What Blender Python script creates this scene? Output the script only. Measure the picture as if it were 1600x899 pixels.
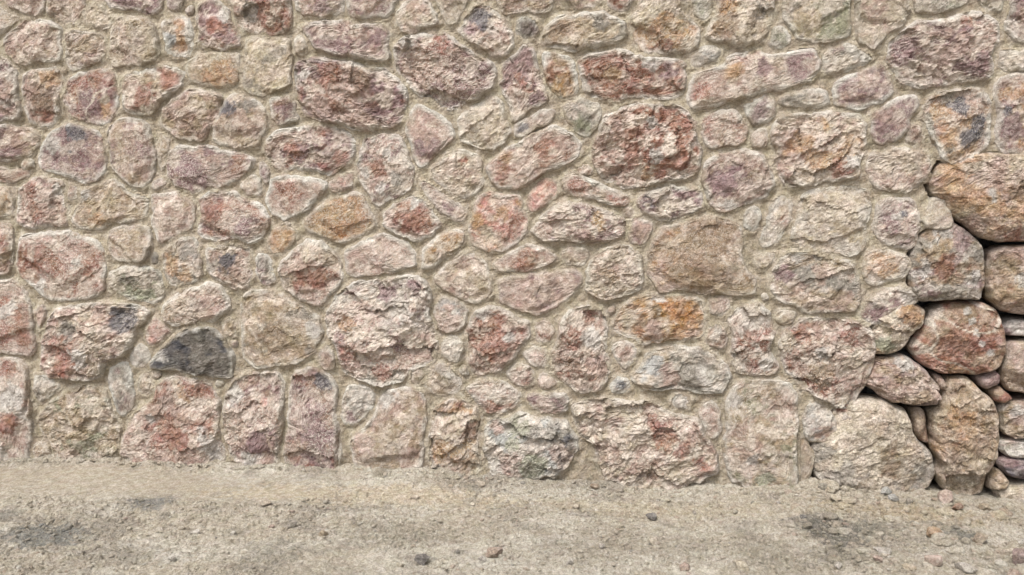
import bpy, math, random
import numpy as np
from mathutils import Vector, Matrix

for _o in list(bpy.data.objects):
    bpy.data.objects.remove(_o, do_unlink=True)
scene = bpy.context.scene
R = math.radians

# ------------------------------------------------------------------ camera
cam_d = bpy.data.cameras.new('camera')
cam = bpy.data.objects.new('camera', cam_d)
scene.collection.objects.link(cam)
scene.camera = cam
F_PX = 1331.0
cam_d.sensor_width = 36.0
cam_d.lens = 36.0 * F_PX / 1600.0
cam_d.clip_start = 0.05
cam_d.clip_end = 2000.0
CAM = np.array([0.38, -3.60, 1.36])
YAW, PITCH = R(6.0), R(8.0)
fwd = np.array([-math.sin(YAW) * math.cos(PITCH), math.cos(YAW) * math.cos(PITCH), -math.sin(PITCH)])
right = np.array([math.cos(YAW), math.sin(YAW), 0.0])
up = np.cross(right, fwd)
cam.matrix_world = Matrix(((right[0], up[0], -fwd[0], CAM[0]),
                           (right[1], up[1], -fwd[1], CAM[1]),
                           (right[2], up[2], -fwd[2], CAM[2]),
                           (0, 0, 0, 1)))

# ------------------------------------------------------------------ overcast sky and soft sun
SUN_EL, SUN_AZ = R(58), R(205)
world = bpy.data.worlds.new('World')
scene.world = world
world.use_nodes = True
wn = world.node_tree
wn.nodes.clear()
sky = wn.nodes.new('ShaderNodeTexSky')
sky.sky_type = 'NISHITA'
sky.sun_disc = False
sky.sun_elevation = SUN_EL
sky.sun_rotation = SUN_AZ
sky.air_density = 1.0
sky.dust_density = 6.0
sky.ozone_density = 1.0
hsv = wn.nodes.new('ShaderNodeHueSaturation')      # cloud cover: the sky's colour washed out
hsv.inputs['Saturation'].default_value = 0.22
bg = wn.nodes.new('ShaderNodeBackground')
bg.inputs['Strength'].default_value = 0.12
wo = wn.nodes.new('ShaderNodeOutputWorld')
wn.links.new(sky.outputs[0], hsv.inputs['Color'])
wn.links.new(hsv.outputs[0], bg.inputs[0])
wn.links.new(bg.outputs[0], wo.inputs[0])

sun_d = bpy.data.lights.new('sun', 'SUN')
sun_d.energy = 1.5
sun_d.angle = R(14)
sun_d.color = (1.0, 0.98, 0.94)
sun = bpy.data.objects.new('sun', sun_d)
scene.collection.objects.link(sun)
sd = Vector((math.sin(SUN_AZ) * math.cos(SUN_EL), math.cos(SUN_AZ) * math.cos(SUN_EL), math.sin(SUN_EL)))
sun.rotation_euler = sd.to_track_quat('Z', 'Y').to_euler()
sun.location = (0, -4, 6)

scene.view_settings.view_transform = 'Standard'
scene.view_settings.look = 'None'
scene.view_settings.gamma = 1.0
scene.view_settings.use_curve_mapping = False
scene.view_settings.exposure = 0.95

# ------------------------------------------------------------------ helpers
ALB = 0.72
PAL = dict(P=(174, 149, 138), K=(192, 166, 156), U=(138, 110, 114), R=(152, 104, 88), O=(184, 146, 110),
           B=(122, 94, 76), G=(142, 138, 130), D=(74, 78, 90), C=(202, 189, 170), T=(174, 156, 132),
           W=(208, 204, 198), N=(142, 147, 124), Q=(204, 150, 140), M=(186, 132, 82), S=(170, 176, 178),
           X=(168, 156, 134), Y=(198, 184, 158), E=(150, 128, 104))


def lin(c):
    c = np.asarray(c, float) / 255.0
    return np.where(c <= 0.04045, c / 12.92, ((c + 0.055) / 1.055) ** 2.4) * ALB


PL = {k: lin(np.asarray(v) * 0.76 + 0.24 * np.array((172, 156, 142))) for k, v in PAL.items()}


class Noise:
    def __init__(s, seed):
        s.t = np.random.RandomState(seed).rand(256, 256) * 2 - 1

    def __call__(s, x, y):
        xi = np.floor(x).astype(int); yi = np.floor(y).astype(int)
        fx = x - xi; fy = y - yi
        fx = fx * fx * fx * (fx * (fx * 6 - 15) + 10); fy = fy * fy * fy * (fy * (fy * 6 - 15) + 10)
        a = s.t[xi & 255, yi & 255]; b = s.t[(xi + 1) & 255, yi & 255]
        c = s.t[xi & 255, (yi + 1) & 255]; d = s.t[(xi + 1) & 255, (yi + 1) & 255]
        return (a + (b - a) * fx) * (1 - fy) + (c + (d - c) * fx) * fy


NZ = [Noise(i + 11) for i in range(8)]


def fbm(x, y, f, octv=4, k=0, gain=0.5):
    r = 0; a = 1.0; n = 0
    for i in range(octv):
        q = NZ[(i + k) % 8]
        ca, sa = math.cos(0.6 * i + 0.3), math.sin(0.6 * i + 0.3)
        r = r + a * q((x * ca - y * sa) * f + 17.3 * i + k * 5.1, (x * sa + y * ca) * f + 9.7 * i)
        n += a; a *= gain; f *= 2.03
    return r / n


def ridged(x, y, f, octv=4, k=0):
    r = 0; a = 1.0; n = 0
    for i in range(octv):
        q = NZ[(i + k) % 8]
        ca, sa = math.cos(0.8 * i), math.sin(0.8 * i)
        r = r + a * (1 - 2.0 * np.abs(q((x * ca - y * sa) * f + 7.3 * i + k, (x * sa + y * ca) * f + 3.7 * i)))
        n += a; a *= 0.55; f *= 2.1
    return r / n


def cells(x, y, f, seed):
    """fracture facets: every cell of a jittered lattice is a small plane with its own tilt and level"""
    T = CELL_T[seed % 4]
    X, Y = x * f, y * f
    xi = np.floor(X).astype(int); yi = np.floor(Y).astype(int)
    best = np.full(X.shape, 1e9); out = np.zeros(X.shape)
    for i in (-1, 0, 1):
        for j in (-1, 0, 1):
            a, b = xi + i, yi + j
            q = T[(a + seed * 13) & 127, (b + seed * 7) & 127]
            dx, dy = X - (a + q[..., 0]), Y - (b + q[..., 1])
            d = dx * dx + dy * dy
            m = d < best
            best = np.where(m, d, best)
            out = np.where(m, (q[..., 2] - .5) * dx * 1.5 + (q[..., 3] - .5) * dy * 1.5 + (q[..., 4] - .5) * 0.9, out)
    return out


CELL_T = [np.random.RandomState(70 + i).rand(128, 128, 5) for i in range(4)]


def sstep(a, b, x):
    t = np.clip((x - a) / (b - a), 0, 1)
    return t * t * (3 - 2 * t)


def mix(a, b, w):
    w = np.asarray(w)[..., None]
    return a * (1 - w) + b * w


def px_dir(x, y):
    x = np.asarray(x, float); y = np.asarray(y, float)
    return fwd + ((x - 800.0) / F_PX)[..., None] * right + ((449.5 - y) / F_PX)[..., None] * up


def px_wall(x, y, proud=0.03):
    """photo pixel -> (u, v) on the wall face"""
    d = px_dir(x, y)
    t = (-proud - CAM[1]) / d[..., 1]
    return np.stack([CAM[0] + t * d[..., 0], CAM[2] + t * d[..., 2]], -1)


def px_ground(x, y, z=0.0):
    d = px_dir(x, y)
    t = (z - CAM[2]) / d[..., 2]
    return np.stack([CAM[0] + t * d[..., 0], CAM[1] + t * d[..., 1]], -1)


def build(name, V, quads, col, mat, parent=None, origin=None, tris=None):
    V = np.asarray(V, float)
    if origin is None:
        origin = np.zeros(3)
    me = bpy.data.meshes.new(name)
    nq = len(quads); nt = 0 if tris is None else len(tris)
    me.vertices.add(len(V))
    me.vertices.foreach_set('co', (V - origin).astype(np.float32).ravel())
    loops = np.asarray(quads, np.int32).ravel()
    if nt:
        loops = np.concatenate([loops, np.asarray(tris, np.int32).ravel()])
    me.loops.add(len(loops))
    me.loops.foreach_set('vertex_index', loops)
    me.polygons.add(nq + nt)
    st = np.concatenate([np.arange(nq) * 4, nq * 4 + np.arange(nt) * 3]).astype(np.int32)
    me.polygons.foreach_set('loop_start', st)
    me.polygons.foreach_set('use_smooth', np.zeros(nq + nt, bool))
    me.update(calc_edges=True)
    if col is not None:
        ca = me.color_attributes.new('tint', 'FLOAT_COLOR', 'POINT')
        c4 = np.ones((len(V), 4), np.float32); c4[:, :col.shape[1]] = np.clip(col, 0.004, 1.2); c4[:, :3] = np.minimum(c4[:, :3], 0.88)
        ca.data.foreach_set('color', c4.ravel())
    me.materials.append(mat)
    me.validate()
    ob = bpy.data.objects.new(name, me)
    scene.collection.objects.link(ob)
    if parent is not None:
        ob.parent = parent
        ob.location = Vector(origin) - parent.location
    else:
        ob.location = Vector(origin)
    return ob


def tag(o, label=None, cat=None, group=None, kind=None):
    if label: o['label'] = label
    if cat: o['category'] = cat
    if group: o['group'] = group
    if kind: o['kind'] = kind
    return o


# ------------------------------------------------------------------ materials
def rough_material(name, bumps, speck, dust_col, dust_amt, rough=0.92, f_dust=55.0, vary=0.25, spv=0.3):
    m = bpy.data.materials.new(name)
    m.use_nodes = True
    nt = m.node_tree; N = nt.nodes; L = nt.links
    bs = N['Principled BSDF']
    bs.inputs['Roughness'].default_value = rough
    bs.inputs['Specular IOR Level'].default_value = 0.25
    geo = N.new('ShaderNodeNewGeometry')
    at = N.new('ShaderNodeAttribute'); at.attribute_name = 'tint'

    def noise(scale, detail, rgh=0.6, dist=0.0):
        n = N.new('ShaderNodeTexNoise'); n.inputs['Scale'].default_value = scale
        n.inputs['Detail'].default_value = detail; n.inputs['Roughness'].default_value = rgh
        n.inputs['Distortion'].default_value = dist
        L.new(geo.outputs['Position'], n.inputs['Vector']); return n

    def mrange(src, a, b, c, d):
        r = N.new('ShaderNodeMapRange'); r.inputs[1].default_value = a; r.inputs[2].default_value = b
        r.inputs[3].default_value = c; r.inputs[4].default_value = d
        L.new(src, r.inputs[0]); return r.outputs[0]

    # mineral variation
    n1 = noise(38, 6, 0.65)
    n2 = noise(speck, 4, 0.78)
    v1 = mrange(n1.outputs['Fac'], 0.38, 0.62, 1 - vary, 1 + vary)
    v2 = mrange(n2.outputs['Fac'], 0.38, 0.62, 1 - spv, 1 + spv)
    mu = N.new('ShaderNodeMath'); mu.operation = 'MULTIPLY'
    L.new(v1, mu.inputs[0]); L.new(v2, mu.inputs[1])
    sc = N.new('ShaderNodeVectorMath'); sc.operation = 'SCALE'
    L.new(at.outputs['Color'], sc.inputs[0]); L.new(mu.outputs[0], sc.inputs['Scale'])
    # hue drift between warm and cool
    n3 = noise(17, 4, 0.6)
    hue = N.new('ShaderNodeHueSaturation')
    L.new(mrange(n3.outputs['Fac'], 0.3, 0.7, 0.485, 0.515), hue.inputs['Hue'])
    L.new(mrange(n1.outputs['Fac'], 0.3, 0.7, 1.25, 0.75), hue.inputs['Saturation'])
    L.new(sc.outputs[0], hue.inputs['Color'])
    # pale lime dust caught in a wormy network
    n4 = noise(f_dust, 5, 0.62, 0.8)
    su = N.new('ShaderNodeMath'); su.operation = 'SUBTRACT'; su.inputs[1].default_value = 0.5
    L.new(n4.outputs['Fac'], su.inputs[0])
    ab = N.new('ShaderNodeMath'); ab.operation = 'ABSOLUTE'; L.new(su.outputs[0], ab.inputs[0])
    w = mrange(ab.outputs[0], 0.004, 0.034, dust_amt, 0.0)
    mx = N.new('ShaderNodeMix'); mx.data_type = 'RGBA'
    wm = N.new('ShaderNodeMath'); wm.operation = 'MULTIPLY'
    L.new(w, wm.inputs[0]); L.new(at.outputs['Alpha'], wm.inputs[1])
    L.new(wm.outputs[0], mx.inputs[0]); L.new(hue.outputs[0], mx.inputs[6]); mx.inputs[7].default_value = (*dust_col, 1)
    L.new(mx.outputs[2], bs.inputs['Base Color'])
    prev = None
    for (scale, detail, dist, strength) in bumps:
        nb = noise(scale, detail, 0.75)
        b = N.new('ShaderNodeBump'); b.inputs['Distance'].default_value = dist
        b.inputs['Strength'].default_value = strength
        L.new(nb.outputs['Fac'], b.inputs['Height'])
        if prev is not None: L.new(prev.outputs[0], b.inputs['Normal'])
        prev = b
    L.new(prev.outputs[0], bs.inputs['Normal'])
    return m


M_STONE = rough_material('stone', [(38, 8, 0.011, 0.8), (120, 6, 0.007, 0.9)], 130, tuple(lin((220, 210, 198))), 0.85, vary=0.22, f_dust=62, spv=0.2)
M_MORTAR = rough_material('mortar', [(28, 7, 0.009, 0.7), (120, 6, 0.008, 0.9)], 120, tuple(lin((200, 189, 168))), 0.30, 0.97, 80, 0.14, 0.24)
M_GROUND = rough_material('sandy_ground', [(40, 7, 0.014, 0.8), (130, 6, 0.012, 1.0)], 125, tuple(lin((210, 199, 180))), 0.35, 0.98, 80, 0.18, 0.26)
M_DRY = rough_material('dry_stone', [(24, 8, 0.016, 0.8), (110, 6, 0.008, 1.0)], 130, tuple(lin((208, 198, 182))), 0.38)


# ------------------------------------------------------------------ stone builder
def chaikin(p, a=0.07):
    q = np.roll(p, -1, 0)
    return np.stack([(1 - a) * p + a * q, a * p + (1 - a) * q], 1).reshape(-1, 2)


def radial(poly, nth, seed, edge_noise):
    x, y = poly[:, 0], poly[:, 1]
    x2, y2 = np.roll(x, -1), np.roll(y, -1)
    cr = x * y2 - x2 * y
    A = cr.sum() / 2
    c = np.array([((x + x2) * cr).sum(), ((y + y2) * cr).sum()]) / (6 * A)
    th = np.linspace(0, 2 * math.pi, nth, endpoint=False)
    dx, dy = np.cos(th)[:, None], np.sin(th)[:, None]
    ax, ay = (x - c[0])[None], (y - c[1])[None]
    ex, ey = (x2 - x)[None], (y2 - y)[None]
    den = dx * ey - dy * ex
    den = np.where(np.abs(den) < 1e-9, 1e-9, den)
    t = (ax * ey - ay * ex) / den
    s = (ax * dy - ay * dx) / den
    ok = (s >= -1e-6) & (s <= 1 + 1e-6) & (t > 0)
    Rr = np.where(ok, t, 0).max(1)
    Rr = np.where(Rr <= 0, Rr[Rr > 0].mean(), Rr)
    bx, by = c[0] + Rr * np.cos(th), c[1] + Rr * np.sin(th)
    Rr = Rr + edge_noise * (0.35 + fbm(bx + seed, by, 18, 2, seed % 5) * 0.9 + fbm(bx, by + seed, 50, 3, 2) * 0.9)
    for _ in range(1):
        Rr = (np.roll(Rr, 1) + 2 * Rr + np.roll(Rr, -1)) / 4
    return c, th, np.maximum(Rr, 0.004), abs(A)


def stone_arrays(spec, res=0.0062, dry=False):
    raw = px_wall(spec['pts'][:, 0], spec['pts'][:, 1]) if 'uv' not in spec else spec['uv']
    poly = chaikin(raw, 0.05 if dry else 0.07)
    seed = spec['seed']
    rs = np.random.RandomState(seed)
    per = np.linalg.norm(poly - np.roll(poly, 1, 0), axis=1).sum()
    nth = int(np.clip(per / res, 28, 420))
    c, th, Rr, A = radial(poly, nth, seed, 0.005 if dry else 0.009)
    if 'grow' in spec:
        gth, ge = spec['grow']
        Rr = Rr + np.interp(th, gth, ge)
    size = math.sqrt(A)
    # a square lattice bent into the outline keeps the faces even
    n = int(np.clip(2.0 * Rr.mean() / res * 0.95, 9, 110))
    gi = np.linspace(-1, 1, n)
    gX, gY = np.meshgrid(gi, gi, indexing='ij')
    gX, gY = gX.ravel(), gY.ravel()
    eX, eY = gX * np.sqrt(1 - gY ** 2 / 2), gY * np.sqrt(1 - gX ** 2 / 2)
    tt = np.hypot(eX, eY)
    onb = (np.abs(gX) > 0.9999) | (np.abs(gY) > 0.9999)
    tt = np.where(onb, 1.0, tt)
    tv = np.mod(np.arctan2(eY, eX), 2 * math.pi)
    thp, Rp = np.append(th, 2 * math.pi), np.append(Rr, Rr[0])
    Rv = np.interp(tv, thp, Rp)
    Rsm = Rr.copy()
    for _ in range(max(4, nth // 6)):
        Rsm = (np.roll(Rsm, 1) + Rsm + np.roll(Rsm, -1)) / 3
    Rs = np.interp(tv, thp, np.append(Rsm, Rsm[0]))
    wv_ = tt ** 3
    Rv = Rs * (1 - wv_) + Rv * wv_
    u = c[0] + tt * Rv * np.cos(tv); v = c[1] + tt * Rv * np.sin(tv)
    ii = np.arange(n)
    loop = np.concatenate([ii[:-1] * n, (n - 1) * n + ii[:-1], ii[::-1][:-1] * n + (n - 1), ii[::-1][:-1]])
    # distance to the outline
    bx, by = c[0] + Rr * np.cos(th), c[1] + Rr * np.sin(th)
    stp = max(1, nth // 90)
    sx, sy = bx[::stp], by[::stp]
    d2 = np.full(u.shape, 1e9)
    ex, ey = np.roll(sx, -1) - sx, np.roll(sy, -1) - sy
    for i in range(len(sx)):
        L2 = ex[i] ** 2 + ey[i] ** 2 + 1e-12
        k = np.clip(((u - sx[i]) * ex[i] + (v - sy[i]) * ey[i]) / L2, 0, 1)
        d2 = np.minimum(d2, (u - sx[i] - k * ex[i]) ** 2 + (v - sy[i] - k * ey[i]) ** 2)
    d = np.sqrt(d2)
    d = np.where(tt >= 0.999, 0.0, d)
    inr = d.max()
    crag = spec['c'] / 9.0
    H = min(0.085, 0.04 + 0.13 * size) if dry else np.clip(0.008 + 0.085 * size, 0.011, 0.040) * rs.uniform(0.75, 1.25)
    w = min(0.7 * inr, 0.010 + 0.010 * rs.rand()) if dry else min(0.7 * inr, 0.007 + 0.010 * rs.rand())
    s = np.clip(d / w, 0, 1)
    prof = (1 - (1 - s) ** 2.2) ** (0.6 if dry else 0.65)
    # the face: a tilted plane cut by bevels near the outline
    npl = 5 + rs.randint(4)
    h = np.full(u.shape, H)
    ta, tb = rs.uniform(-.13, .13, 2)
    h = h + ta * (u - c[0]) + tb * (v - c[1])
    for i in range(npl):
        a = rs.rand() * 2 * math.pi
        off = rs.uniform(0.35, 0.95) * size * 0.5
        sl = rs.uniform(0.25, 0.8)
        q = (u - c[0]) * math.cos(a) + (v - c[1]) * math.sin(a)
        q = q + 0.014 * fbm(u + seed, v, 12, 3, i % 5)
        h = np.minimum(h, H - sl * (q - off) * (q > off))
    h = np.maximum(h, 0.45 * H)
    # every edge of the block is broken back at its own slope
    raw2 = c + (raw - c) * (1 + (0.02 / size if 'grow' in spec else 0.0))
    for i in range(len(raw2)):
        a, b = raw2[i - 1], raw2[i]
        e = b - a
        if np.hypot(*e) < 0.01: continue
        sl = math.exp(rs.uniform(math.log(0.45), math.log(4.0)))
        kk = np.clip(((u - a[0]) * e[0] + (v - a[1]) * e[1]) / (e @ e), 0, 1)
        q = np.hypot(u - a[0] - kk * e[0], v - a[1] - kk * e[1])
        q = q + 0.008 * fbm(u + seed, v, 20, 3, i % 5)
        h = np.minimum(h, (0.45 if dry else 0.35) * H + sl * np.maximum(q, 0))
    ang = spec['a']
    ca, sa = math.cos(ang), math.sin(ang)
    lu, lv = u * ca + v * sa, -u * sa + v * ca
    wu = lu + 0.03 * fbm(u, v + seed, 9, 3, 1); wv = lv + 0.03 * fbm(u + 3, v - seed, 9, 3, 2)
    k = seed % 7
    style = rs.choice([0.28, 0.6, 0.85, 1.15]) if crag < 0.7 else 1.0
    amp = (0.15 + 0.85 * crag) * np.clip(size / 0.25, 0.45, 1.1) * style * 0.86
    rg = ridged(wu * 0.55 + seed, wv * 1.25, 8.5, 4, k)
    z = h * prof
    env = sstep(0, 1, s * 0.75 + 0.25)
    z += env * amp * 0.004 * rg
    z += env * amp * 0.006 * fbm(u, v + seed, 14, 4, k, 0.6)
    ku = lu + 0.012 * fbm(u, v, 30, 3, 1); kv = lv + 0.012 * fbm(u + 3, v, 30, 3, 2)
    z += env * amp * (0.036 if not dry else 0.055) * cells(ku * 0.6, kv, 10 if not dry else 6, seed)
    z += env * (amp * 0.012 + (0.005 if dry else 0)) * cells(ku * 0.7 + 1, kv, 26, seed + 1)
    st = fbm(wu * 0.7 + 5, wv * 1.2 + seed, 6, 3, (k + 3) % 7) * 3.2
    stf = np.floor(st) + sstep(0.85, 1.0, st - np.floor(st))
    z += env * amp * 0.006 * np.clip(stf, -2, 2)
    z += env * (0.0036 * min(1.2, 0.4 + style) if not dry else 0.0042) * (0.35 + crag) * cells(u + 0.005 * fbm(u, v, 90, 2, 0), v, 75, seed + 2)
    z += env * (0.0024 if not dry else 0.0045) * (0.35 + crag) * ridged(u, v, 55, 3, k)
    # colour
    c1, c2 = PL[spec['k'][0]], PL[spec['k'][1]]
    c3 = PL[spec['k'][2]] if len(spec['k']) > 2 else 0.6 * c2 + 0.4 * c1
    m1 = sstep(-0.03, 0.12, fbm(wu * 0.8 + seed * 1.7, wv * 1.2, 7.5, 5, k, 0.6))
    col = mix(np.broadcast_to(c1, (len(u), 3)), c2, 0.85 * m1)
    m3 = sstep(0.14, 0.26, fbm(wu + seed * 0.3, wv * 1.2 + 4, 11, 5, (k + 2) % 7, 0.6))
    col = mix(col, c3, 0.7 * m3)
    # lime bloom on the high ridges
    bl = sstep(0.06, 0.19, rg * 0.35 + 0.9 * fbm(u + 9, v + seed, 22, 5, 3, 0.7))
    col = mix(col, lin((220, 206, 194)), (0.85 if not dry else 0.35) * (0.3 if spec['k'][0] == 'D' else 1) * bl * (0.35 + 0.65 * crag))
    dk = sstep(0.12, 0.32, fbm(u - 5, v + seed, 26, 5, 4, 0.7))
    col = col * (1 - 0.25 * dk)[:, None] * np.array((1.03, 1.02, 0.99)) * (0.62 if spec['k'][0] == 'D' else 1.0) if not dry else col * (1 - 0.2 * dk)[:, None] * 1.22
    for (bu, bv, br, bc) in spec['blobs']:
        q = np.sqrt((u - bu) ** 2 + (v - bv) ** 2) / br
        q = q + 1.25 * fbm(u, v + seed, min(40, 1.0 / br), 5, (k + 1) % 7, 0.65)
        col = mix(col, PL[bc] * (1 + 0.5 * fbm(u, v, 45, 3, 2, 0.8))[:, None], 0.85 * (1 - sstep(0.78, 1.08, q)))
    if spec['v']:
        vn = np.abs(fbm(u + seed, v * 1.1, 6.5, 2, (k + 4) % 7))
        col = mix(col, lin((220, 206, 190)), 0.9 * (1 - sstep(0.018 + 0.02 * dry, 0.045 + 0.03 * dry, vn + 0.02 * fbm(u, v, 40, 3, 1))))
    n_rim = sstep(-0.40, 0.15, fbm(u, v, 16, 4, 5))
    rw = min(1.0, (spec['r'] + (0 if dry else 2.5)) / 8.0)
    rim = (1 - sstep(0.008, 0.018 + 0.014 * rw, d + 0.006 * fbm(u, v, 40, 3, 6))) * n_rim * rw
    col = mix(col, lin((216, 212, 202)), 0.9 * rim)
    if not dry:
        sm = (1 - sstep(0.0, 0.022, d + 0.012 * fbm(u + 4, v, 22, 4, 4))) * 0.8
        col = mix(col, PL['X'], sm * (1 - rim))
    tone = 1 + 0.13 * fbm(u, v, 26, 4, 1, 0.7)
    col = col * tone[:, None]
    dark = 0.12 if spec['k'][0] == 'D' else 1.0
    dust = dark * rs.uniform(0.45, 1.25) * sstep(-0.55, 0.35, fbm(u + 2, v, 6, 3, 4))
    col = np.concatenate([col, dust[:, None]], 1)
    # solid: outline goes back into the wall
    base = -0.045 if dry else 0.002
    zz = base + z
    if not dry:
        zz = np.where(tt >= 0.999, base, zz)
    back = 0.20 if dry else 0.06
    ks = [(0.985, 0.15), (0.96, 0.45), (0.86, 0.8), (0.55, 1.0)] if dry else [(1.0, 0.5), (0.96, 1.0)]
    Us, Vs, Zs = [u], [v], [zz]
    tl, Rl = tv[loop], Rv[loop]
    nb = len(loop); rings = [loop]; cnt = n * n
    for (kk, f) in ks:
        Us.append(c[0] + kk * Rl * np.cos(tl)); Vs.append(c[1] + kk * Rl * np.sin(tl))
        Zs.append(np.full(nb, base - back * f))
        col = np.concatenate([col, col[loop]])
        rings.append(cnt + np.arange(nb)); cnt += nb
    Us.append([c[0]]); Vs.append([c[1]]); Zs.append([base - back])
    col = np.concatenate([col, col[:1]])
    U, Vv, Z = map(np.concatenate, (Us, Vs, Zs))
    P = np.stack([U, -Z, Vv], -1)
    a = (ii[:-1, None] * n + ii[None, :-1]).ravel()
    Q = [np.stack([a, a + n, a + n + 1, a + 1], -1)]
    for r0, r1 in zip(rings[:-1], rings[1:]):
        Q.append(np.stack([r0, r1, np.roll(r1, -1), np.roll(r0, -1)], -1))
    Q = np.concatenate(Q)
    lr = rings[-1]
    tr2 = np.stack([np.full(nb, cnt), np.roll(lr, -1), lr], -1)
    return dict(P=P, Q=Q, T=tr2, C=col, c=c, th=th, R=Rr, A=A)

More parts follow.
